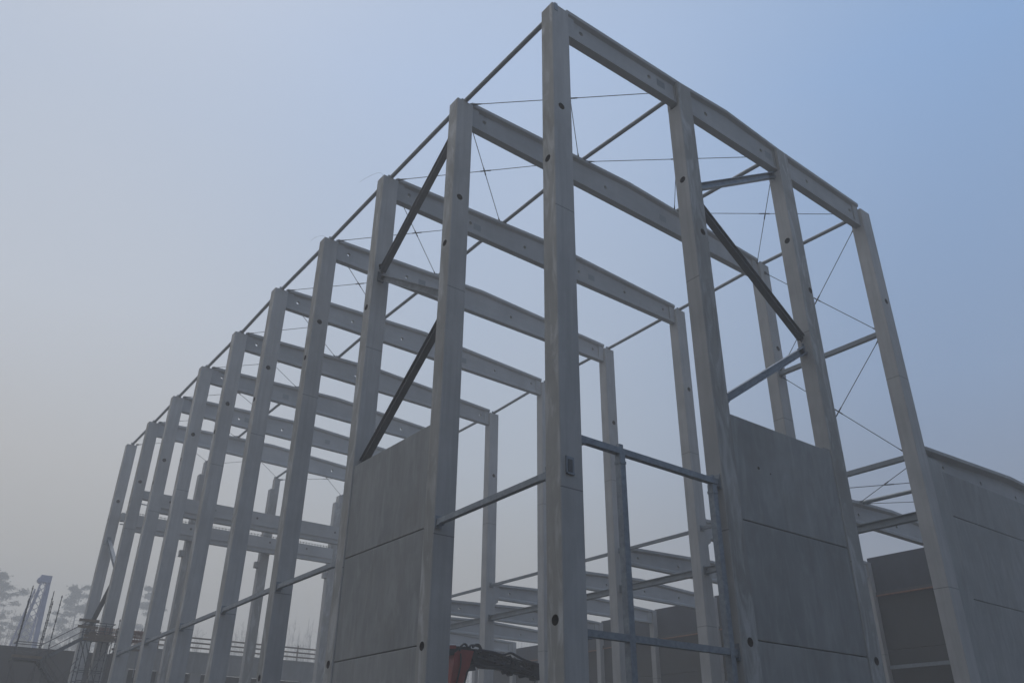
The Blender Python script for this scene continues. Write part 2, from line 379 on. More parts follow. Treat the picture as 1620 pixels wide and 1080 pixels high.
# ------------------------------------------------------------------ roof beams
def tbeam(xa, xb, yc, za, zb, depth, ridge_x, rise, holes, label, group, name='roof_beam', hw=.235, mats=('beam', 'plate'), patches=(), end=.42, ztop=None):
    """I-shaped precast beam from xa to xb: wide top flange, thin web with round holes, solid ends"""
    m = MB((xa, yc, za-depth))
    top = lambda x: za+(zb-za)*(x-xa)/(xb-xa) + (rise*(1-abs(x-ridge_x)/max(ridge_x-xa if x < ridge_x else xb-ridge_x, .01)) if ridge_x is not None else 0)
    bot = lambda x: za+(zb-za)*(x-xa)/(xb-xa)-depth
    xs = sorted(set([xa, xb]+([ridge_x] if ridge_x is not None and xa < ridge_x < xb else [])))
    ft, ftap, bt, btap, ww, bw = .15, .09, .13, .08, .09, .16
    xe0, xe1 = xa+end, xb-end
    for p, q in zip(xs, xs[1:]):                     # top flange
        A = (p, yc, 0); B = (q, yc, 0)
        for y0, y1, zz0, zz1 in ((-hw, hw, 0, ft),):
            tp, tq = top(p), top(q)
            P = [(p,yc-hw,tp-ft),(q,yc-hw,tq-ft),(q,yc+hw,tq-ft),(p,yc+hw,tp-ft),(p,yc-hw,tp),(q,yc-hw,tq),(q,yc+hw,tq),(p,yc+hw,tp)]
            for f in ((4,5,6,7),(0,1,5,4),(2,3,7,6)): m.poly([P[i] for i in f])
            m.poly([(p,yc-hw,tp-ft),(q,yc-hw,tq-ft),(q,yc-ww,tq-ft-ftap),(p,yc-ww,tp-ft-ftap)])
            m.poly([(p,yc+hw,tp-ft),(q,yc+hw,tq-ft),(q,yc+ww,tq-ft-ftap),(p,yc+ww,tp-ft-ftap)])
    for sgn in (-1, 1):                              # web with holes, follows the bottom chord
        U = Vector((1, 0, (zb-za)/(xb-xa)))
        O = Vector((0, yc+sgn*ww, bot(0)))
        hs = [(hx, depth*hz, r) for hx, hz, r in holes]
        m.holed(O, U, (0,0,1), xa, xb, bt+btap, depth-ft-ftap+.02, hs, ww, (0, -sgn, 0))
    if ridge_x is not None:                          # web strip that follows the rising top
        for p, q in zip(xs, xs[1:]):
            for sgn in (-1, 1):
                yy = yc+sgn*ww
                m.poly([(p,yy,bot(p)+depth-ft-ftap+.02),(q,yy,bot(q)+depth-ft-ftap+.02),(q,yy,top(q)-ft-ftap),(p,yy,top(p)-ft-ftap)])
    b0, b1 = bot(xa), bot(xb)
    for sgn in (-1, 1):
        m.poly([(xa,yc+sgn*bw,b0+bt),(xb,yc+sgn*bw,b1+bt),(xb,yc+sgn*ww,b1+bt+btap),(xa,yc+sgn*ww,b0+bt+btap)])
        m.poly([(xa,yc+sgn*bw,b0),(xb,yc+sgn*bw,b1),(xb,yc+sgn*bw,b1+bt),(xa,yc+sgn*bw,b0+bt)])
    m.poly([(xa,yc-bw,b0),(xb,yc-bw,b1),(xb,yc+bw,b1),(xa,yc+bw,b0)])
    for (p, q) in ((xa, xe0), (xe1, xb)):            # solid end blocks
        z0p, z0q = bot(p)+bt, bot(q)+bt; z1p, z1q = top(p)-ft, top(q)-ft; e_ = bw-.004
        P = [(p,yc-e_,z0p),(q,yc-e_,z0q),(q,yc+e_,z0q),(p,yc+e_,z0p),(p,yc-e_,z1p),(q,yc-e_,z1q),(q,yc+e_,z1q),(p,yc+e_,z1p)]
        for f in ((0,1,5,4),(1,2,6,5),(2,3,7,6),(3,0,4,7)): m.poly([P[i] for i in f])
    for x in (xa, xb):
        m.poly([(x,yc-hw,top(x)),(x,yc+hw,top(x)),(x,yc+hw,top(x)-ft),(x,yc-hw,top(x)-ft)])
        m.poly([(x,yc-bw,bot(x)),(x,yc+bw,bot(x)),(x,yc+bw,bot(x)+bt),(x,yc-bw,bot(x)+bt)])
    o = m.build(name, 'beam')
    for (px, dz) in patches:
        pm = MB((px, yc, bot(px))); zc = bot(px)+depth*dz
        pm.box((px-.22, yc-ww-.006, zc-.17), (px+.22, yc-ww-.0025, zc+.17)); pm.build('mortar_patch', 'plate', o)
    return tag(o, label, 'beam', group)
y0c = YF[0]+.31
G1 = 'roof beams of the tall frame'
BT = .24; DEP = 1.16
tbeam(SX-.02, XM[0]+SX/2, y0c, ZF[0]+.22, ZF[0]+.42, DEP+.02, None, 0, [(1.55, .5, .1), (5.1, .5, .1)], 'concrete edge beam atop the front, from near corner column to second front column', G1, patches=[(5.75, .5)], end=.4)
tbeam(XM[0]+SX/2+.01, XM[1]+SX/2, y0c, ZF[0]+.42, ZF[0]+.42, 1.28, 9.7, .22, [(8.4, .5, .1), (12.0, .5, .1)], 'concrete edge beam of the front, spanning above the front wall panels', G1, patches=[(12.5, .5)], end=.4)
tbeam(XM[1]+SX/2+.01, XR[0]+.02, y0c, ZF[0]+.42, ZR[0]+.32, 1.28, None, 0, [(15.3, .5, .1), (18.7, .5, .1)], 'concrete edge beam at the right end of the front, reaching the right corner column', G1, end=.4)
rb = ['concrete roof beam nearest behind the front edge beam, reaching the second left column',
 'third roof beam from the front, at the third left column',
 'fourth concrete roof beam from the front, level with dark strut on the left wall',
 'fifth concrete roof beam from the front, ending at right column left of the near corner',
 'sixth concrete roof beam from the front, its right end showing left of the corner column',
 'seventh concrete roof beam from the front, its right half hidden behind the left wall panels',
 'eighth concrete roof beam from the front, pale in fog',
 'ninth and farthest concrete roof beam, faintest in the fog at left']
for i in range(1, 9):
    hs = [(1.5, .52, .1), (5.0, .52, .1), (8.4, .52, .1), (12.1, .52, .1), (15.5, .52, .1), (18.6, .52, .1)]
    d = 1.17
    tbeam(SX-.02, XR[i]+.02, YF[i]+.31, ZF[i]+.22, ZR[i]+.26, d, 9.9, .40, hs, rb[i-1], G1, patches=[(5.75+.35*math.sin(i*2.3), .5+.06*math.cos(i*1.7))] + ([(12.6+.4*math.cos(i*3.1), .5)] if i % 3 else []))

# ------------------------------------------------------------------ deep floor beams at the far end
def floorbeam(xa, xb, yc, zb, zt, label, rebar):
    m = MB((xa, yc, zb))
    m.prism([(-.22, .0), (.22, .0), (.22, 1), (-.22, 1)], (xa+.9, yc, zb), (xb, yc, zb), (0,1,0), (0,0,zt-zb))
    m.box((xa-.03, yc-.218, zt-.62), (xa+.9, yc+.218, zt-.002))
    m.box((xa-.03, yc-.30, zb+.33), (xb, yc-.221, zb+.40)) 
    o = m.build('floor_beam', 'beam')
    if rebar:
        r = MB((xa, yc, zt)); x = xa+.4
        while x < xb:
            r.tube((x, yc-.1, zt-.05), (x, yc-.1, zt+.20), .012, 5); r.tube((x, yc-.1, zt+.2), (x+.13, yc+.1, zt+.2), .012, 5); r.tube((x+.13, yc+.1, zt-.05), (x+.13, yc+.1, zt+.2), .012, 5); x += .28
        for yy in (-.1, .1): r.tube((xa+.2, yc+yy, zt+.17), (xb, yc+yy, zt+.17), .01, 5)
        r.build('rebar_stirrups', 'rod', o)
    for k in range(5):
        h = MB((xa+2+3.4*k, yc-.22, zb+.9)); h.tube((xa+2+3.4*k, yc-.228, zb+.9), (xa+2+3.4*k, yc-.222, zb+.9), .09, 14); h.build('socket', 'rust', o)
    return tag(o, label, 'beam', 'deep floor beams at the far end')
floorbeam(SX, 19.35, YF[8]+.31, 18.45, 19.85, 'deep concrete floor beam high between the farthest two left columns, the upper of two', False)
floorbeam(SX, 18.9, YF[9]-.28, 18.12, 19.40, 'deep concrete floor beam at the far end wall, lower of two, steel stirrups on top', True)
for yy, zz in ((YF[8], 18.3), (YF[9], 17.6)):
    pass
# wire ladder of stirrups hanging between the last two left columns
m = MB((1.0, 52.5, 17.0)); m.tube((.96, 52.6, 15.2), (.96, 52.6, 21.2), .016, 6); m.tube((1.42, 52.6, 15.2), (1.42, 52.6, 21.2), .016, 6)
z = 15.3
while z < 21.2: m.tube((.96, 52.6, z), (1.42, 52.6, z), .013, 5); z += .28
tag(m.build('rung_ladder', 'galv'), 'thin steel rung ladder hanging in the gap between the last two left columns', 'ladder')

# ------------------------------------------------------------------ eave pipes, ridge pipes
def pipe(A, B, label, group, r=.095, name='tie_pipe'):
    m = MB(A); m.tube(A, B, r, 14)
    for P, Q in ((A, B), (B, A)):
        P, Q = Vector(P), Vector(Q); d = (Q-P).normalized(); m.bar(P-d*.02, P+d*.03, rect(.26, .26)); m.bar(P+d*.0, P+d*.22, rect(.02, .24))
    return tag(m.build(name, 'pipe'), label, 'steel pipe', group)
def topz(i, x):
    xa, xb = SX, XR[i]; za, zb = ZF[i]+.24, ZR[i]+.28
    return za+(zb-za)*(x-xa)/(xb-xa)+.40*(1-abs(x-9.9)/(9.9-xa if x < 9.9 else xb-9.9))
for i in range(9):
    pipe((.42, YF[i]+SY-.1 if i == 0 else YF[i]+SY-.25, ZF[i]+.10), (.42, YF[i+1]+.16, ZF[i+1]+.10), 'galvanised eave pipe on the left row from its %s to its %s column' % (ORD[i], ORD[i+1]), 'eave pipes on the left row')
for i in range(9):
    xa = 7.0 if i < 8 else 6.6; zb = topz(i+1, 7.0) if i < 8 else 25.0
    pipe((7.0, YF[i]+.50 if i == 0 else YF[i]+.31, topz(i, 7.0)+.05-(.3 if i == 0 else 0)), (xa, YF[i+1]+.31, zb+.05), 'galvanised pipe on the left inner roof line, %s bay from the front' % ORD[i], 'pipes on the inner roof line')
for i in (0, 8):
    zb = topz(i+1, 13.2) if i < 8 else 24.9
    pipe((13.25, YF[i]+.5 if i == 0 else YF[i]+.31, topz(i, 13.25)+.05-(.3 if i == 0 else 0)), (13.25 if i < 8 else 12.9, YF[i+1]+.31, zb+.05), 'galvanised pipe from the third front column back to the next roof beam' if i == 0 else 'galvanised pipe on the second inner roof line at the far end wall', 'pipes on the second inner roof line')
for i in range(9):
    pipe((XR[i]+.4, YF[i]+.45, ZR[i]+(.1 if i else -.05)), ((XR[i+1] if i < 8 else 19.2)+.4, YF[i+1]+.16, ZR[i+1]+.1 if i < 8 else 24.6), 'galvanised eave pipe along the right row, bay %s from the front' % ORD[i], 'eave pipes on the right row')

# ------------------------------------------------------------------ tie rods
def rod(A, B, label, group, r=.017):
    A, B = Vector(A), Vector(B); d = (B-A).normalized()
    m = MB(A); m.tube(A, B, r, 7)
    for P, s in ((A, 1), (B, -1)):
        m.tube(P+d*s*.05, P+d*s*.45, .05, 8, .02); m.bar(P-d*s*.08, P+d*s*.12, rect(.02, .14))
    m.tube(A+(B-A)*.47, A+(B-A)*.53, .03, 8)
    return tag(m.build('tie_rod', 'rod'), label, 'tie rod', group)
GR = 'crossed roof tie rods'
for i in range(9):
    zi, zj = topz(i, 7.0)+.02, (topz(i+1, 7.0) if i < 8 else 25.0)+.02
    if i == 0: zi -= .30
    rod((.75, YF[i+1]+.1, ZF[i+1]+.12), (6.8, YF[i]+.5, zi), 'thin roof tie rod from the %s left column forward to the inner roof line' % ORD[i+1], GR)
    rod((.75, YF[i]+.5, ZF[i]+.12-(.1 if i == 0 else 0)), (6.8, YF[i+1]+.25, zj), 'thin roof tie rod from the %s left column back to the inner roof line' % ORD[i], GR)
for i in (0, 8):
    z_ = [topz(i, 7.0), topz(i, 13.2), ZR[i]]; zz = [topz(i+1, 7), topz(i+1, 13.2), ZR[i+1]] if i < 8 else [25.0, 24.9, 24.55]
    if i == 0: z_ = [z_[0]-.3, z_[1]-.3, z_[2]]
    xs = [7.0, 13.25, XR[i]+.3]; wh = 'front' if i == 0 else 'far end'
    for a, nm in ((0, 'middle'), (1, 'right')):
        rod((xs[a]+.15, YF[i]+.5, z_[a]), (xs[a+1]-.15, YF[i+1]+.2, zz[a+1]), 'thin roof tie rod in the %s third of the %s bay, running backwards right' % (nm, wh), GR)
        rod((xs[a]+.15, YF[i+1]+.2, zz[a]), (xs[a+1]-.15, YF[i]+.5, z_[a+1]), 'thin roof tie rod in the %s third of the %s bay, running forwards right' % (nm, wh), GR)
# wall bracing between the first two right columns
xw = XR[0]+.4
for z, lab in ((19.33, 'upper'), (13.45, 'lower')):
    m = MB((xw, YF[0]+SY, z)); m.bar((xw, YF[0]+SY, z), (xw, YF[1], z), rect(.2, .2)); m.bar((xw, YF[1]-.03, z), (xw, YF[1], z), rect(.32, .36))
    tag(m.build('steel_strut', 'pipe'), '%s horizontal steel strut between the right front corner column and the one behind' % lab, 'steel strut', 'struts of the right row')
for (za, zb, lab) in ((25.3, 19.45, 'upper'), (19.2, 13.6, 'lower')):
    rod((xw, YF[0]+SY, za), (xw, YF[1], zb), '%s wall tie rod falling back from the right front corner column' % lab, 'wall tie rods of the right row', .018)
    rod((xw, YF[1], za), (xw, YF[0]+SY, zb), '%s wall tie rod falling forward to the right front corner column' % lab, 'wall tie rods of the right row', .018)

# ------------------------------------------------------------------ zigzag braces
def brace(A, B, label, wd=.26, hh=.26, mat='dark_steel', upv=(0, 0, 1), group='zigzag braces'):
    A, B = Vector(A), Vector(B); d = (B-A).normalized(); m = MB(A)
    m.bar(A+d*.12, B-d*.12, hprof(wd, hh, .03, .03), upv)
    for P, s in ((A, 1), (B, -1)):
        m.bar(P+d*s*.02, P+d*s*.5, rect(.03, .34), upv)
        for q in (.2, .35):
            V = Vector(upv)-d*d.dot(Vector(upv)); V.normalize(); U = d.cross(V)
            for e_ in (-.08, .08): m.tube(P+d*s*q+V*e_-U*.05, P+d*s*q+V*e_+U*.05, .02, 6)
    o = m.build('steel_brace', mat)
    g = MB(A); g.bar(A-Vector((0,0,.25)), A+Vector((0,0,.25)), rect(.3, .02), (0, 1, 0)) ; g.build('end_plate', mat, o)
    return tag(o, label, 'steel brace', group)
xl = .34
brace((xl, YF[1]+SY, 24.55), (xl, YF[2], 20.55), 'upper dark steel brace on the left wall, falling from the second left column')
brace((xl, YF[2], 20.35), (xl, YF[1]+SY, 16.9), 'grey steel brace of the left wall zigzag, middle piece seen from below', mat='mid_steel')
brace((xl, YF[1]+SY, 16.1), (xl, YF[2], 11.9), 'lower dark steel brace on the left wall, ending at the top of the left panels')
yb = YF[0]+.34
brace((XM[1], yb, 24.75), (XM[0]+SX, yb, 21.3), 'upper galvanised brace of the front zigzag under the edge beam', mat='galv')
brace((XM[0]+SX, yb, 20.6), (XM[1], yb, 16.6), 'long dark brown steel brace crossing the front bay above the front panels')
brace((XM[1], yb, 16.2), (XM[0]+SX, yb, 12.45), 'lower galvanised brace of the front zigzag just above the front panels', mat='galv')
brace((xl, YF[9], 17.25), (xl, YF[8]+SY, 13.9), 'bluish steel brace between the last two left columns, upper piece', mat='galv')
brace((xl, YF[8]+SY, 13.7), (xl, YF[9], 10.3), 'dark steel brace between the last two left columns, lower piece above the scaffold')

# ------------------------------------------------------------------ girts and doorway frame
def girt(A, B, label, group, h=.17, wd=.16, mat='galv', ends=True):
    A, B = Vector(A), Vector(B); d = (B-A).normalized(); m = MB(A)
    m.bar(A, B, rect(wd, h)); V = Vector((0, 0, 1)); U = d.cross(V).normalized()
    if ends:
        for P, s in ((A, 1), (B, -1)):
            m.bar(P, P+d*s*.03, rect(.24, .40)); m.bar(P+d*s*.0-V*(h/2+.02), P+d*s*.22-V*(h/2+.02), rect(.2, .03))
    return tag(m.build('steel_girt', mat), label, 'steel girt', group)
GG = 'horizontal girts on the left wall'
girt((.14, YF[0]+SY, 8.50), (.14, YF[1], 8.38), 'galvanised girt crossing the opening left of the near corner column', GG)
for i, (za, zb) in {2: (8.30, 8.26), 3: (8.26, 8.15), 4: (8.15, 8.08), 5: (8.08, 8.0), 6: (8.0, 7.9)}.items():
    girt((.14, YF[i]+SY, za), (.14, YF[i+1], zb), 'galvanised girt low on the left wall between its %s and %s columns' % (ORD[i], ORD[i+1]), GG)
yg = YF[0]+.22
dr = empty('doorway_frame', (2.4, yg, 0), 'galvanised steel doorway frame between near corner column and second front column', 'doorway frame')
for nm, a, b_, pr in (('post', (2.38, yg, .1), (2.38, yg, 9.45), rect(.2, .2)), ('post', (6.24, yg, .1), (6.24, yg, 9.38), rect(.2, .2)),
                      ('crossbar', (SX, yg, 9.56), (XM[0], yg, 9.50), rect(.18, .18)), ('crossbar', (SX, yg-.01, 4.58), (XM[0], yg-.01, 4.6), rect(.17, .17))):
    m = MB(a); m.bar(a, b_, pr, (0, 1, 0) if nm == 'post' else (0, 0, 1))
    if nm == 'post': m.bar((a[0], yg, b_[2]-.28), (a[0], yg, b_[2]-.2), rect(.23, .23), (0, 1, 0)); m.bar((a[0], yg, b_[2]+.2), (a[0], yg, b_[2]+.30), rect(.14, .14), (0, 1, 0))
    else:
        for P, s in ((a, 1), (b_, -1)): m.box((min(P[0], P[0]+s*.03), yg-.14, P[2]-.22), (max(P[0], P[0]+s*.03), yg+.14, P[2]+.24)); m.box((min(P[0], P[0]+s*.25), yg-.1, P[2]-.14), (max(P[0], P[0]+s*.25), yg+.1, P[2]-.11))
    m.build(nm, 'galv', dr)

# ------------------------------------------------------------------ wall panels
def panel(lo, hi, par, mat='panel', ax=0, name='wall_panel', bev=.02):
    """thick slab with chamfered edges on the outer side"""
    m = MB(lo); x0, y0, z0 = lo; x1, y1, z1 = hi
    m.box((x0+(bev if ax == 0 else 0), y0+(bev if ax == 1 else 0), z0), hi)
    c = bev
    if ax == 0:
        F = [(x0, y0+c, z0+c), (x0, y1-c, z0+c), (x0, y1-c, z1-c), (x0, y0+c, z1-c)]; B = [(x0+c, y0, z0), (x0+c, y1, z0), (x0+c, y1, z1), (x0+c, y0, z1)]
    else:
        F = [(x0+c, y0, z0+c), (x1-c, y0, z0+c), (x1-c, y0, z1-c), (x0+c, y0, z1-c)]; B = [(x0, y0+c, z0), (x1, y0+c, z0), (x1, y0+c, z1), (x0, y0+c, z1)]
    m.poly(F)
    for i in range(4): m.poly([B[i], B[(i+1) % 4], F[(i+1) % 4], F[i]])
    return m.build(name, mat, par)
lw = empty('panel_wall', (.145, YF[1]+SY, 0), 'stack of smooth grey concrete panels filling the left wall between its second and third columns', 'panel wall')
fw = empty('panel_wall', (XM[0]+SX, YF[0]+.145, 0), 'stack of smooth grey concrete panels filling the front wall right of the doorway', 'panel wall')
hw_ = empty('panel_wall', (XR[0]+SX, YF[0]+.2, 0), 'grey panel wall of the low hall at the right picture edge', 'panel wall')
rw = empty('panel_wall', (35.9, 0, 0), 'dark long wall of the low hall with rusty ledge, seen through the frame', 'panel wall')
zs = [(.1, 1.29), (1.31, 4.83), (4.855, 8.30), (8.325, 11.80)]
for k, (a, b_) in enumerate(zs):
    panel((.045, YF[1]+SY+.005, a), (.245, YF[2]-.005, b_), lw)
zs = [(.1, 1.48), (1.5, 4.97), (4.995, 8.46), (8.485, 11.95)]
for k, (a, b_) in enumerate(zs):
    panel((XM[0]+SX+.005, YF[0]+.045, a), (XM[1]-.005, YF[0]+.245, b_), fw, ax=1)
for x, z in ((8.45, 10.35), (9.05, 10.28)):
    m = MB((x, YF[0], z)); m.tube((x, YF[0]+.034, z), (x, YF[0]+.06, z), .05 if x < 9 else .03, 12); m.build('lifting_anchor', 'rust', fw)
m = MB((XM[1], YF[0], 12)); m.box((XM[1]-.42, YF[0]+.06, 11.953), (XM[1]-.01, YF[0]+.24, 12.02)); m.build('mortar_bed', 'panel', fw)
# low hall front wall
pil = panel((XR[0]+SX+.004, YF[0]+.05, .1), (21.25, YF[0]+.35, 13.45), hw_, ax=1, name='pilaster')
for k, (a, b_) in enumerate(((.1, 4.38), (4.4, 7.80), (7.825, 11.12), (11.145, 13.06))):
    for j, (xa, xb) in enumerate(((21.27, 28.2), (28.22, 35.9))):
        panel((xa, YF[0]+.10, a), (xb, YF[0]+.3, b_), hw_, ax=1)
G3 = 'low hall roof beams'
tbeam(XR[0]+SX+.01, 35.9, y0c+.05, 13.86, 13.86, 1.0, 28.0, .34, [(21.9, .5, .09), (25.2, .5, .09), (28.6, .5, .09), (32, .5, .09)], 'concrete edge beam capping the low hall front wall at right', G3, end=.5, hw=.36)
lbl = ['low hall roof beam seen through the gap right of the front panels, under steel struts',
 'low hall roof beam next behind it, mostly hidden by the front panels',
 'nearest low hall roof beam through the doorway, on a corbel behind the steel post',
 'second low hall roof beam seen through the doorway',
 'third low hall roof beam seen through the doorway, passing behind the corner column',
 'low hall roof beam with a bright round hole right of the corner column',
 'low hall roof beam just above the red crane',
 'farthest low hall roof beam, low over the black crane boom']
for i in range(1, 9):
    z_ = LOWTOP[i]
    hs = [(21.5, .5, .09), (24.9, .5, .09), (28.4, .5, .09), (31.8, .5, .09), (34.9, .5, .09)]
    tbeam(XR[i]+SX+.03, 35.25, YF[i]+.31, z_, z_, .98, 28.0, .30, hs, lbl[i-1], G3, end=.4)
# purlin strut and tie rods of the low hall roof
for i in range(0, 8):
    za = LOWTOP[i]+.1; zb = LOWTOP[i+1]+.1
    if i == 0: pipe((25.3, YF[0]+.45, 13.75), (25.3, YF[1]+.31, 13.85), 'steel pipe on the low hall roof between its front and second beam', 'low hall roof pipes', .1)
rod((20.3, YF[0]+.5, 13.45), (25.2, YF[1]+.2, 13.85), 'low hall roof tie rod running back from the right front corner column', 'low hall roof tie rods')
rod((20.3, YF[1], 13.4), (25.2, YF[0]+.5, 13.7), 'low hall roof tie rod running forward to the front wall', 'low hall roof tie rods')
rod((25.5, YF[1]+.2, 13.85), (30.5, YF[0]+.5, 13.8), 'low hall roof tie rod right of the roof pipe', 'low hall roof tie rods')
for i in range(8):
    zz = 12.85-.03*i
    x_ = (XR[i]+XR[i+1])/2+.4
    if i: 
        m = MB((x_, YF[i]+SY, zz)); m.bar((x_, YF[i]+SY, zz), (x_, YF[i+1], zz), rect(.14, .16)); m.bar((x_, YF[i]+SY, zz), (x_, YF[i]+SY+.03, zz), rect(.3, .3)); m.bar((x_, YF[i+1]-.03, zz), (x_, YF[i+1], zz), rect(.3, .3))
        tag(m.build('steel_strut', 'pipe'), 'thin steel strut along the right row above the low beams, bay %s from the front' % ORD[i], 'steel strut', 'thin struts of the right row')
    zz = 11.0 if i == 0 else 10.72-.02*i
    m = MB((x_, YF[i]+SY, zz)); m.bar((x_, YF[i]+SY, zz), (x_, YF[i+1], zz), hprof(.28, .32, .03, .03)); m.bar((x_, YF[i+1]-.03, zz), (x_, YF[i+1], zz), rect(.4, .44))
    tag(m.build('steel_beam', 'pipe'), 'heavier steel beam along the right row below the thin strut, bay %s from the front' % ORD[i], 'steel beam', 'heavier beams of the right row')
# far long wall of the low hall
wy = [-.0]+[YF[i]+.3 for i in range(1, 10)]
WT = [13.6, 13.72, 13.45, 13.2, 13.02, 12.88, 12.78, 11.85, 11.8]
for i in range(9):
    led = 11.45 if i < 2 else 10.95-.06*(i-2)
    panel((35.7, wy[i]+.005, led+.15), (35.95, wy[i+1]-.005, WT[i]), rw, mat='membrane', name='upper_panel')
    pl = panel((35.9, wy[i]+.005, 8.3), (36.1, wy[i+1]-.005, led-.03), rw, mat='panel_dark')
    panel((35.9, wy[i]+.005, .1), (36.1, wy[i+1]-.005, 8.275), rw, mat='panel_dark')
    m = MB((35.5, wy[i], led)); m.box((35.55, wy[i]+.003, led-.02), (35.95, wy[i+1]-.003, led+.147))
    o = m.build('wall_ledge', 'panel_dark', rw)
    m = MB((35.5, wy[i], led)); m.box((35.53, wy[i]+.003, led-.09), (35.60, wy[i+1]-.003, led-.023)); m.box((35.60, wy[i]+.003, led-.055), (35.9, wy[i+1]-.003, led-.024)); m.build('rusty_angle', 'orange', o)
    girt((35.6, wy[i]+.5, 7.32), (35.6, wy[i+1]-.1, 7.32), 'dark blue grey girt across the low hall far wall, bay %s' % ORD[i], 'girts of the low hall far wall', .2, .16, ends=False)
    m = MB((35.25, wy[i+1]-.25, 0)); m.box((35.25, wy[i+1]-.25, .1), (35.66, wy[i+1]+.2, LOWTOP[min(i+1, 8)]-.02)); tag(m.build('concrete_column', 'smooth'), 'slim concrete column against the low hall far wall, %s from the front' % ORD[i], 'column', 'slim columns of the low hall far wall')

# ------------------------------------------------------------------ low building beyond the far end
YB = 62.0
bd = empty('site_building', (5, YB, 0), 'low grey concrete building with dark openings behind the far end of the frame', 'building')
m = MB((4.9, YB, 9)); m.box((4.9, YB, 9.05), (27, YB+.25, 10.72)); m.box((4.85, YB-.05, 10.66), (27.05, YB+.4, 10.78)); m.build('parapet', 'panel_dark' if False else 'panel', bd)
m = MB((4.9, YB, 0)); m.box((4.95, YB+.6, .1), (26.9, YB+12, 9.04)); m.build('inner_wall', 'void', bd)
for x in (4.9, 8.2, 10.95, 12.6, 17.6, 21.2, 24.5):
    m = MB((x, YB, 0)); m.box((x, YB+.02, .1), (x+(1.6 if x in (8.2,) else .9), YB+.5, 9.048)); m.build('pier', 'panel', bd)
m = MB((4.9, YB, 10.7)); m.box((4.95, YB+.3, 10.3), (26.9, YB+12, 10.5)); m.build('roof', 'panel_dark', bd)
o = empty('guard_rail', (5, YB+.1, 10.78), 'weathered timber guard rail with three boards along the roof edge of the low building', 'guard rail')
for z in (11.05, 11.45, 11.85):
    m = MB((5, YB+.05, z)); m.box((5, YB+.03, z), (26.8, YB+.07, z+.13)); m.build('rail_board', 'timber', o)
x = 5.2
while x < 27:
    m = MB((x, YB+.1, 10.7)); m.box((x, YB+.075, 10.3), (x+.08, YB+.15, 12.15)); m.build('rail_post', 'timber', o); x += 2.55
m = MB((-30, YB, 0)); m.box((-30, YB+.01, .1), (4.85, YB+.3, 9.95)); m.box((-30, YB-.03, 9.9), (4.85, YB+.35, 10.02))
for x in range(-30, 4, 5): m.box((x, YB-.006, .1), (x+.03, YB+.008, 9.9), 1)
tag(m.build('boundary_wall', ['site_wall', 'joint']), 'long dark grey wall behind the scaffold at the lower left', 'wall')

# ------------------------------------------------------------------ scaffold stair tower
YS = 46.3
sc_ = empty('scaffold_stair', (-2.2, YS, 0), 'steel scaffold stair tower with two flights and tall posts beside the far left columns', 'scaffold')
def part(name, mb, mat, par, **k): return mb.build(name, mat, par, **k)
def standard(x, y, z1):
    m = MB((x, y, 0)); m.tube((x, y, 0), (x, y, z1), .028, 8); z = 1.0
    while z < z1: m.tube((x, y, z-.04), (x, y, z+.04), .05, 8); z += .5
    part('standard', m, 'dark_steel', sc_)
for x, y, z1 in ((-4.95, YS, 11.2), (-4.75, YS+1.2, 12.2), (-3.55, YS, 11.2), (-3.45, YS+1.2, 12.0), (-3.1, YS, 11.6), (-1.1, YS, 9.9), (-1.1, YS+1.2, 10.3), (.55, YS, 9.3), (.55, YS+1.2, 10.1), (-2.2, YS+1.2, 7.2)): standard(x, y, z1)
def platform(x0, x1, z):
    m = MB((x0, YS, z)); m.box((x0, YS, z), (x1, YS+1.2, z+.09)); part('platform', m, 'dark_steel', sc_)
platform(-5.0, -3.4, 7.55); platform(-1.2, .6, 9.1); platform(-1.4, .6, 5.2)
def rail(pts, nm='handrail', r=.024):
    m = MB(pts[0]); m.path(pts, r, 8); part(nm, m, 'dark_steel', sc_)
for dz in (.5, 1.0):
    for yy in (YS, YS+1.2):
        rail([(-4.95, yy, 7.6+dz), (-3.4, yy, 7.6+dz), (-1.2, yy, 9.15+dz), (.55, yy, 9.15+dz)])
    rail([(-4.95, YS, 7.6+dz), (-4.95, YS+1.2, 7.6+dz)]); rail([(.55, YS, 9.15+dz), (.55, YS+1.2, 9.15+dz)])
    rail([(-3.3, YS, 7.6+dz-.3), (-1.3, YS, 5.2+dz)]); rail([(-1.3, YS, 5.2+dz), (.5, YS, 5.2+dz)])
    rail([(-3.0, YS, 4.5+dz), (-1.2, YS, 6.9+dz)])
rail([(-4.95, YS, 2.5), (-3.5, YS, 7.5)], 'diagonal_brace'); rail([(-1.1, YS, 5.2), (.55, YS, 9.1)], 'diagonal_brace'); rail([(-3.5, YS, 2.5), (-1.1, YS, 5.2)], 'diagonal_brace')
def flight(x0, z0, x1, z1):
    for yy in (YS+.12, YS+1.08):
        m = MB((x0, yy, z0)); m.bar((x0, yy, z0), (x1, yy, z1), rect(.05, .2)); part('stair_stringer', m, 'mid_steel', sc_)
    n_ = 10
    for k in range(n_):
        t_ = (k+.5)/n_; x, z = x0+(x1-x0)*t_, z0+(z1-z0)*t_
        m = MB((x, YS, z)); m.box((x-.14, YS+.15, z+.02), (x+.14, YS+1.05, z+.07)); part('stair_tread', m, 'dark_steel', sc_)
flight(-3.4, 7.6, -1.2, 9.15); flight(-3.35, 7.5, -1.3, 5.25); flight(-3.4, 2.9, -1.3, 5.1)
for z in (9.75, 10.15):
    m = MB((-1.6, YS-.05, z)); m.box((-1.75, YS-.06, z), (-.5, YS-.02, z+.17)); part('toe_board', m, 'timber', sc_)
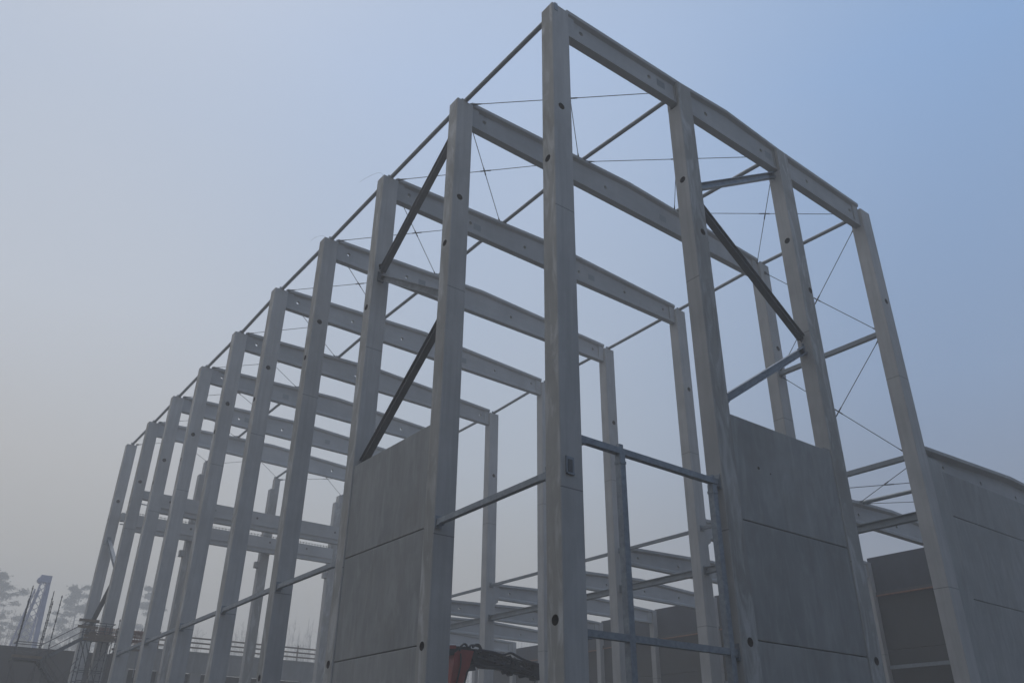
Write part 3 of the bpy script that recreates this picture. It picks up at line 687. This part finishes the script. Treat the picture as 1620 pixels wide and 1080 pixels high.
for a_, b_ in (((-1.1, 2.0), (.55, 5.2)), ((.55, 2.0), (-1.1, 5.2)), ((.55, 5.2), (-1.1, 9.1)), ((-3.4, 7.5), (-1.1, 5.2)), ((-4.95, 7.5), (-3.5, 4.0)), ((-4.95, 4.5), (-3.4, 4.5)), ((-1.1, 7.2), (.55, 7.2)), ((-1.1, 6.6), (.55, 6.6))):
    for yy in (YS, YS+1.2): rail([(a_[0], yy, a_[1]), (b_[0], yy, b_[1])], 'diagonal_brace', .028)
for x0_, x1_, z_ in ((-1.25, .65, 9.22), (-5.05, -3.35, 7.68), (-1.25, .65, 9.02)):
    m = MB((x0_, YS-.03, z_)); m.box((x0_, YS-.05, z_), (x1_, YS-.015, z_+.15)); part('toe_board', m, 'timber', sc_)
for x_ in (-.85, -.3, .2):
    m = MB((x_, YS+.3, 9.2)); m.box((x_, YS+.2, 9.2), (x_+.35, YS+.6, 9.2+.25+.2*abs(x_))); part('crate', m, 'timber', sc_)
for x_, z1_ in ((-.6, 10.4), (.1, 10.2), (.9, 10.6), (1.3, 10.1)):
    standard(x_, YS+.6, z1_)
# orange-brown safety mesh and timber boards between the far columns
nt_ = empty('safety_barrier', (-.6, 47.5, 9.1), 'rusty orange safety netting and boards round the platform at the far left columns', 'safety barrier')
m = MB((-.6, 47.6, 9.2)); random.seed(3)
for k in range(44):
    x = -.6+k*.085; m.tube((x, 47.62, 9.2), (x+random.uniform(-.05, .05), 47.62+random.uniform(-.04, .04), 10.1), .02, 4)
for k in range(13):
    z = 9.22+k*.068; m.tube((-.6, 47.62, z), (3.1, 47.62, z+random.uniform(-.06, .06)), .02, 4)
m.build('netting', 'mesh_net', nt_)
for z in (8.9, 9.5, 10.0):
    m = MB((.9, 47.5, z)); m.bar((.9, 47.5, z-.15), (4.3, 49.5, z+.2), rect(.04, .14)); m.build('board', 'timber', nt_)
for x, y in ((1.6, 47.95), (2.9, 48.7), (4.1, 49.4)):
    m = MB((x, y, 7)); m.tube((x, y, 7.2), (x, y, 10.4), .03, 7); m.build('post', 'galv', nt_)

# ------------------------------------------------------------------ pale violet crane far left
YV = 80.
cr_ = empty('mobile_crane', (1, YV, 0), 'pale violet mobile crane with folded lattice boom, faded by fog behind the scaffold', 'crane')
def lattice(A, B, w0, w1, n_, mat='violet', name='lattice_boom', par=None):
    A, B = Vector(A), Vector(B); d = (B-A).normalized(); U = Vector((1, 0, 0)); U = (U-d*d.dot(U)).normalized(); V = d.cross(U)
    m = MB(A); P = []
    for k in range(n_+1):
        t_ = k/n_; c = A+(B-A)*t_; h = (w0+(w1-w0)*t_)/2
        P.append([c+U*h+V*h, c-U*h+V*h, c-U*h-V*h, c+U*h-V*h])
    for k in range(n_):
        for q in range(4):
            m.tube(P[k][q], P[k+1][q], .06, 6); m.tube(P[k][q], P[k+1][(q+1) % 4], .035, 5)
    return m.build(name, mat, par)
lattice((.0, YV, 12.6), (.45, YV, 18.4), 1.0, .5, 9, par=cr_)
m = MB((1.4, YV, 12)); m.prism(rect(.42, .42), (1.45, YV, 3), (.78, YV, 18.6), (1, 0, 0), (0, 1, 0)); m.build('main_boom', 'violet', cr_)
m = MB((.2, YV, 18)); m.box((.0, YV-.3, 18.1), (1.0, YV+.3, 18.8)); m.tube((.05, YV-.25, 18.3), (.05, YV+.25, 18.3), .3, 12); m.build('boom_head', 'violet', cr_)
m = MB((1.4, YV, 2)); m.box((-1, YV-1.4, 1.2), (6, YV+1.4, 3.2)); m.box((-.8, YV-1.3, 3.2), (1, YV-.2, 4.6)); m.build('crane_body', 'violet', cr_)
for xx in (0, 1.6, 3.2, 4.8):
    m = MB((xx, YV-1.5, .6)); m.tube((xx, YV-1.55, .62), (xx, YV-1.1, .62), .6, 18); m.build('wheel', 'black', cr_)
lattice((-.9, YV+2, 9.8), (.0, YV, 17.4), .5, .4, 8, name='back_stay', par=cr_)

# ------------------------------------------------------------------ loader crane inside the hall
YC = 13.0
lc = empty('loader_crane', (5.6, YC, 0), 'red and black loader crane with folded boom, seen low between two left columns', 'loader crane')
def crane_pt(px, py, y=YC):      # image position -> point in the crane's plane
    d = fwd+rt*((px-810)/F_PX)+up*((540-py)/F_PX); return CAM+d*((y-CAM.y)/d.y)
def slab_poly(pts, thick, name, mat, off=0, par=lc):
    P = [crane_pt(*q) for q in pts]; m = MB(P[0]); n_ = len(P)
    a = [p+Vector((0, off-thick/2, 0)) for p in P]; b_ = [p+Vector((0, off+thick/2, 0)) for p in P]
    m.poly(a); m.poly(b_[::-1])
    for i in range(n_): m.poly([a[i], a[(i+1) % n_], b_[(i+1) % n_], b_[i]])
    return m.build(name, mat, par)
slab_poly([(706, 1086), (714, 1033), (722, 1027), (744, 1030), (741, 1040), (729, 1086)], .5, 'red_arm', 'red')
slab_poly([(706, 1022), (740, 1023), (742, 1031), (712, 1036), (704, 1034)], .42, 'knuckle', 'black')
slab_poly([(738, 1026), (752, 1027), (768, 1034), (785, 1041), (800, 1047), (830, 1058), (846, 1065), (848, 1073), (826, 1068), (800, 1061), (786, 1058), (764, 1057), (746, 1050)], .34, 'boom', 'black', .0)
slab_poly([(700, 1021), (716, 1021), (716, 1026), (700, 1027)], .5, 'red_cap', 'red')
def hose(pts, r, name='hydraulic_hose', off=-.25, mat='black'):
    P = [crane_pt(*q)+Vector((0, off, 0)) for q in pts]; Q = []
    for i in range(len(P)-1):
        p0 = P[max(i-1, 0)]; p1 = P[i]; p2 = P[i+1]; p3 = P[min(i+2, len(P)-1)]
        for k in range(5):
            t_ = k/5; Q.append(.5*((2*p1)+(p2-p0)*t_+(2*p0-5*p1+4*p2-p3)*t_*t_+(3*p1-p0-3*p2+p3)*t_**3))
    Q.append(P[-1]); m = MB(Q[0]); m.path(Q, r, 7); return m.build(name, mat, lc)
hose([(721, 1030), (724, 1022), (730, 1019), (735, 1024), (740, 1021), (750, 1022), (756, 1027)], .045)
hose([(742, 1024), (748, 1020), (753, 1022), (756, 1030)], .05)
hose([(752, 1028), (775, 1032), (790, 1036), (802, 1033), (812, 1038), (826, 1045), (846, 1051)], .05)
hose([(756, 1030), (772, 1034), (788, 1036), (806, 1044), (824, 1049), (840, 1052), (846, 1060)], .035, off=.2)
hose([(737, 1058), (733, 1064), (731, 1073), (727, 1084)], .035)
slab_poly([(736, 1052), (748, 1051), (750, 1060), (742, 1061), (735, 1058)], .25, 'valve_block', 'black')
for k, (a, b_) in enumerate(((795, 1060), (822, 1066), (803, 1063))):
    slab_poly([(a, b_-4), (a+6, b_-3), (a+6, b_+5), (a+2, b_+6), (a, b_+3)], .2, 'boom_lug', 'black')
for (a, b_) in (((795, 1036), (800, 1046)), ((803, 1036), (812, 1050)), ((812, 1040), (806, 1052)), ((826, 1046), (834, 1056)), ((838, 1049), (830, 1058))):
    m = MB(crane_pt(*a)); m.bar(crane_pt(*a), crane_pt(*b_), rect(.06, .3), (0, 1, 0)); m.build('hose_guide', 'black', lc)
for off_ in (-.16, .16):
    a_, b_ = crane_pt(756, 1029)+Vector((0, off_, 0)), crane_pt(846, 1052)+Vector((0, off_, 0))
    m = MB(a_); m.tube(a_, b_, .035, 8)
    for k in range(9):
        t_ = (k+.5)/9; p_ = a_+(b_-a_)*t_; q_ = crane_pt(760+88*min(t_+.05, 1), 1031+36*min(t_+.05, 1))+Vector((0, off_, 0)); m.bar(p_, q_, rect(.05, .04), (0, 1, 0))
    m.build('boom_rail', 'black', lc)
slab_poly([(838, 1046), (848, 1050), (849, 1076), (842, 1075), (840, 1060)], .4, 'boom_tip', 'black')
rc = random.Random(4)
for k in range(16):
    q = crane_pt(750+96*k/16+rc.uniform(-2, 2), 1033+34*k/16+rc.uniform(-4, 5)); mb_ = MB(q); w_ = rc.uniform(.05, .14)
    mb_.box((q.x-w_, q.y-.28, q.z-w_*.7), (q.x+w_, q.y+.28, q.z+w_*.7)); mb_.tube((q.x, q.y-.33, q.z), (q.x, q.y+.33, q.z), w_*.45, 10); mb_.build('boom_clamp', 'black', lc)
hose([(744, 1046), (760, 1054), (780, 1056), (800, 1062), (822, 1064), (840, 1072)], .03, off=-.3)
hose([(748, 1040), (766, 1044), (784, 1050), (806, 1056), (828, 1062), (844, 1068)], .03, off=-.32)
hose([(722, 1034), (722, 1050), (718, 1070), (714, 1086)], .03, off=-.3)
h0 = crane_pt(846, 1074); m = MB(h0)
for k in range(6):
    for a_ in range(8):
        t0, t1 = 2*math.pi*a_/8, 2*math.pi*(a_+1)/8; c = h0-Vector((0, 0, .08+.09*k))
        d1 = Vector((1, 0, 0)) if k % 2 == 0 else Vector((0, 1, 0))
        m.tube(c+d1*.03*math.cos(t0)+Vector((0,0,.06*math.sin(t0))), c+d1*.03*math.cos(t1)+Vector((0,0,.06*math.sin(t1))), .012, 5)
m.build('chain', 'dark_steel', lc)
pb = crane_pt(716, 1084); bx = pb.x
m = MB((bx, YC, 0)); m.box((bx-.35, YC-.35, 1.2), (bx+.35, YC+.35, pb.z)); m.tube((bx, YC, 1.0), (bx, YC, 2.2), .5, 18); m.build('mast', 'red', lc)
m = MB((bx, YC, 0)); m.box((bx-1.6, YC-1.2, .9), (bx+6.0, YC+1.2, 1.25)); m.box((bx-3.4, YC-1.2, .7), (bx-1.5, YC+1.2, 3.1)); m.build('truck_body', 'black', lc)
for xx in (bx-2.5, bx+1.6, bx+3.0, bx+4.4):
    for yy in (YC-1.25, YC+.85):
        m = MB((xx, yy, .5)); m.tube((xx, yy, .66), (xx, yy+.4, .66), .5, 20); m.build('wheel', 'black', lc)

# ------------------------------------------------------------------ loose lifting wires at some column heads
def wire(base, pts, lab):
    b0 = Vector(base); P = [b0+Vector(p) for p in pts]; Q = []
    for i in range(len(P)-1):
        p0 = P[max(i-1, 0)]; p1 = P[i]; p2 = P[i+1]; p3 = P[min(i+2, len(P)-1)]
        for k in range(6):
            t_ = k/6; Q.append(.5*((2*p1)+(p2-p0)*t_+(2*p0-5*p1+4*p2-p3)*t_*t_+(3*p1-p0-3*p2+p3)*t_**3))
    Q.append(P[-1]); m = MB(b0); m.path(Q, .0045, 5); tag(m.build('loose_wire', 'rod'), lab, 'wire')
wire((.1, YF[2]+.3, ZF[2]), [(.1, 0, 0), (-.1, .1, .35), (-.45, .4, .2), (-.8, .7, -.15)], 'thin loose wire curling from the head of the third left column')
wire((.1, YF[3]+.3, ZF[3]), [(.1, 0, 0), (-.05, .1, .3), (-.4, .3, .15), (-.55, .4, -.1)], 'small wire loop on the head of the fourth left column')
wire((12.6, YF[0]+.3, 24.9), [(0, 0, 0), (-.05, .05, -.45), (.05, 0, -.7)], 'thin wire hanging under the edge beam at the third front column')
wire((XR[5]+14, YF[5], 12.9), [(0, 0, 0), (-.5, 0, .2), (-.8, 0, .6), (-.55, 0, .8), (-.1, 0, .35)], 'thin bent wire sticking up above a low hall beam')

# ------------------------------------------------------------------ trees
def tree(x, y, h, kind, label, seed, group, spread=1.0):
    rnd = random.Random(seed); root = empty(kind, (x, y, 0), label, 'tree', group)
    tr = MB((x, y, 0)); cr_ = MB((x, y, 0)); lean = Vector((rnd.uniform(-.03, .03), rnd.uniform(-.03, .03), 1))
    B = Vector((x, y, 0)); pts = [B+lean*h*t_+Vector((math.sin(t_*5+seed)*.2, 0, 0)) for t_ in [k/8 for k in range(9)]]
    for k in range(8): tr.tube(pts[k], pts[k+1], .28*(1-k/8.6)*h/22, 8, .28*(1-(k+1)/8.6)*h/22)
    if kind == 'pine_tree':
        nb = 60
        for k in range(nb):
            t_ = .42+.57*k/nb; c = B+lean*h*t_; a = rnd.uniform(0, 6.28)
            prof = math.sin(min(1, (1.02-t_)/.5)*math.pi*.55)
            ln = (1.0+3.6*prof)*rnd.uniform(.55, 1.15)*spread*h/26
            e_ = c+Vector((math.cos(a), math.sin(a), rnd.uniform(-.05, .35)))*ln
            tr.tube(c, e_, .06, 5, .02)
            for q in range(5):
                cc = c+(e_-c)*rnd.uniform(.35, 1.05)+Vector((rnd.gauss(0, .35), rnd.gauss(0, .35), rnd.gauss(0, .2)))
                for s_ in range(44):
                    p = cc+Vector((rnd.gauss(0, .5), rnd.gauss(0, .5), rnd.gauss(0, .24)))
                    d1 = Vector((rnd.gauss(0, 1), rnd.gauss(0, 1), rnd.gauss(0, .6))).normalized()*rnd.uniform(.3, .6); d2 = Vector((rnd.gauss(0, 1), rnd.gauss(0, 1), rnd.gauss(0, 1))).normalized()*.2
                    cr_.poly([p-d2, p+d1, p+d2])
        cr_.build('crown', 'needles', root)
    else:
        def grow(p, d, ln, r, dep, mb):
            e_ = p+d*ln; mb.tube(p, e_, r, 4, r*.65)
            if dep == 0: return
            for q in range(3 if dep > 1 else 4):
                nd = (d+Vector((rnd.gauss(0, .5), rnd.gauss(0, .5), rnd.gauss(.15, .3)))).normalized()
                grow(p+(e_-p)*rnd.uniform(.45, 1), nd, ln*rnd.uniform(.55, .8), r*.55, dep-1, mb)
        for k in range(9):
            t_ = .35+.6*k/9; a = rnd.uniform(0, 6.28)
            grow(B+lean*h*t_, Vector((math.cos(a)*.7, math.sin(a)*.7, .7)).normalized(), h*.15*(1.25-t_)*spread, .05, 3, cr_)
        cr_.build('crown', 'bark', root)
    tr.build('trunk', 'bark', root)
GP = 'foggy trees beyond the site'
P_ = [(14.8, 140, 29.0, 'pine_tree', 'tall rounded pine fading in the fog just left of the leftmost column', 1.0),
      (2.4, 140, 29.8, 'pine_tree', 'tall pine cut by the left picture edge, fading in fog', 1.1),
      (27.2, 142, 31.0, 'pine_tree', 'loose crowned pine seen through the gap between the eighth and seventh left columns', .85),
      (9.3, 146, 24.0, 'pine_tree', 'low broad pine between the violet crane and the left edge', .9),
      (20.5, 150, 23.5, 'bare_tree', 'bare branched tree right behind the leftmost column', 1.0)]
TS = 1.6
for k, (x, y, h, kd, lab, sp) in enumerate(P_):
  tree(CAM.x+(x-CAM.x)*TS, CAM.y+(y-CAM.y)*TS, CAM.z+(h-CAM.z)*TS, kd, lab, 11+k, GP, sp)
# leafless thicket along the forest edge: one mass
m = MB((0, 140, 0)); rnd = random.Random(5)
for k in range(1300):
    x = rnd.uniform(-25, 215); y = 185+rnd.uniform(0, 28); h = rnd.uniform(22, 31)+.075*max(x, 0)
    tp = Vector((x+rnd.gauss(0, .8), y, h)); m.tube((x, y, 0), tp, .10, 3, .02)
    for q in range(11):
        t_ = rnd.uniform(.35, .97); p = Vector((x, y, 0))+(tp-Vector((x, y, 0)))*t_
        e_ = p+Vector((rnd.gauss(0, 1.0), rnd.gauss(0, 1.0), rnd.uniform(.6, 2.4)))*(1.25-t_)*1.6; m.tube(p, e_, .04, 3, .012)
        for s_ in range(3):
            p2 = p+(e_-p)*rnd.uniform(.3, 1); m.tube(p2, p2+Vector((rnd.gauss(0, .5), rnd.gauss(0, .4), rnd.uniform(.3, 1.1))), .02, 3, .008)
o = m.build('thicket', 'bark'); tag(o, 'leafless thicket of young trees along the foggy forest edge', 'thicket'); o['kind'] = 'stuff'
# undergrowth and dark conifers low in the wood
m = MB((0, 150, 0)); rnd = random.Random(8)
for k in range(330):
    x = rnd.uniform(-35, 230); y = 215+rnd.uniform(0, 30); h = rnd.uniform(17, 27)+(5 if x < 35 else 0)
    for q in range(150):
        t_ = rnd.random(); rr = (1-t_)*3.2+.3
        p = Vector((x+rnd.gauss(0, rr*.6), y+rnd.gauss(0, rr*.6), h*t_)); d1 = Vector((rnd.gauss(0, 1), rnd.gauss(0, 1), rnd.gauss(0, .6))).normalized()*rnd.uniform(.5, 1.0); d2 = Vector((rnd.gauss(0, 1), rnd.gauss(0, 1), rnd.gauss(0, 1))).normalized()*.4
        m.poly([p-d2, p+d1, p+d2])
o = m.build('forest', 'needles'); tag(o, 'dense dark wood fading into the fog at the foot of the sky', 'forest'); o['kind'] = 'stuff'

m = MB((0, -70, 0)); rnd = random.Random(21)  # unseen trees added behind the camera to darken the columns lower down
for k in range(400):
    a = rnd.uniform(-2.6, 1.35)+math.pi*1.5-.0; rr0 = rnd.uniform(30, 44); x = CAM.x+math.cos(a)*rr0*1.15; y = CAM.y+math.sin(a)*rr0*.95
    dd = Vector((x-CAM.x, y-CAM.y, 0)).normalized().dot(Vector((fwd.x, fwd.y, 0)).normalized())
    if dd > .25 or y > 70: continue
    h = rnd.uniform(21, 29)
    m.tube((x, y, 0), (x, y, h*.9), .25, 5, .05)
    for q in range(90):
        t_ = rnd.random()**.8; rr = (1-t_)*3.4+.4
        p = Vector((x+rnd.gauss(0, rr*.6), y+rnd.gauss(0, rr*.6), h*(.08+.92*t_))); d1 = Vector((rnd.gauss(0, 1), rnd.gauss(0, 1), rnd.gauss(0, .6))).normalized()*rnd.uniform(.7, 1.5); d2 = Vector((rnd.gauss(0, 1), rnd.gauss(0, 1), rnd.gauss(0, 1))).normalized()*.8
        m.poly([p-d2, p+d1, p+d2])
o = m.build('shade_woodland', 'needles'); tag(o, 'unseen conifer wood added behind the camera to shade the lower frame', 'forest'); o['kind'] = 'stuff'

# ------------------------------------------------------------------ haze
m = MB((0, 0, 0)); m.box((-90, -72, -1), (280, 290, 56))
hz = m.build('haze', 'joint'); hz['kind'] = 'stuff'; hz['label'] = 'pale even morning fog filling the whole site'; hz['category'] = 'fog'
hm = bpy.data.materials.new('fog_air'); hm.use_nodes = True; nt = hm.node_tree; nt.nodes.clear()
ou = nt.nodes.new('ShaderNodeOutputMaterial'); pv = nt.nodes.new('ShaderNodeVolumePrincipled')
pv.inputs['Color'].default_value = (.985, .965, .94, 1); pv.inputs['Density'].default_value = .0042; pv.inputs['Anisotropy'].default_value = .1
nt.links.new(pv.outputs[0], ou.inputs['Volume']); hz.data.materials.clear(); hz.data.materials.append(hm)

for o in bpy.data.objects:
    if 'label' in o.keys() and len(o['label'].replace('-', ' ').split()) > 16: print('LONG', o.name, o['label'])
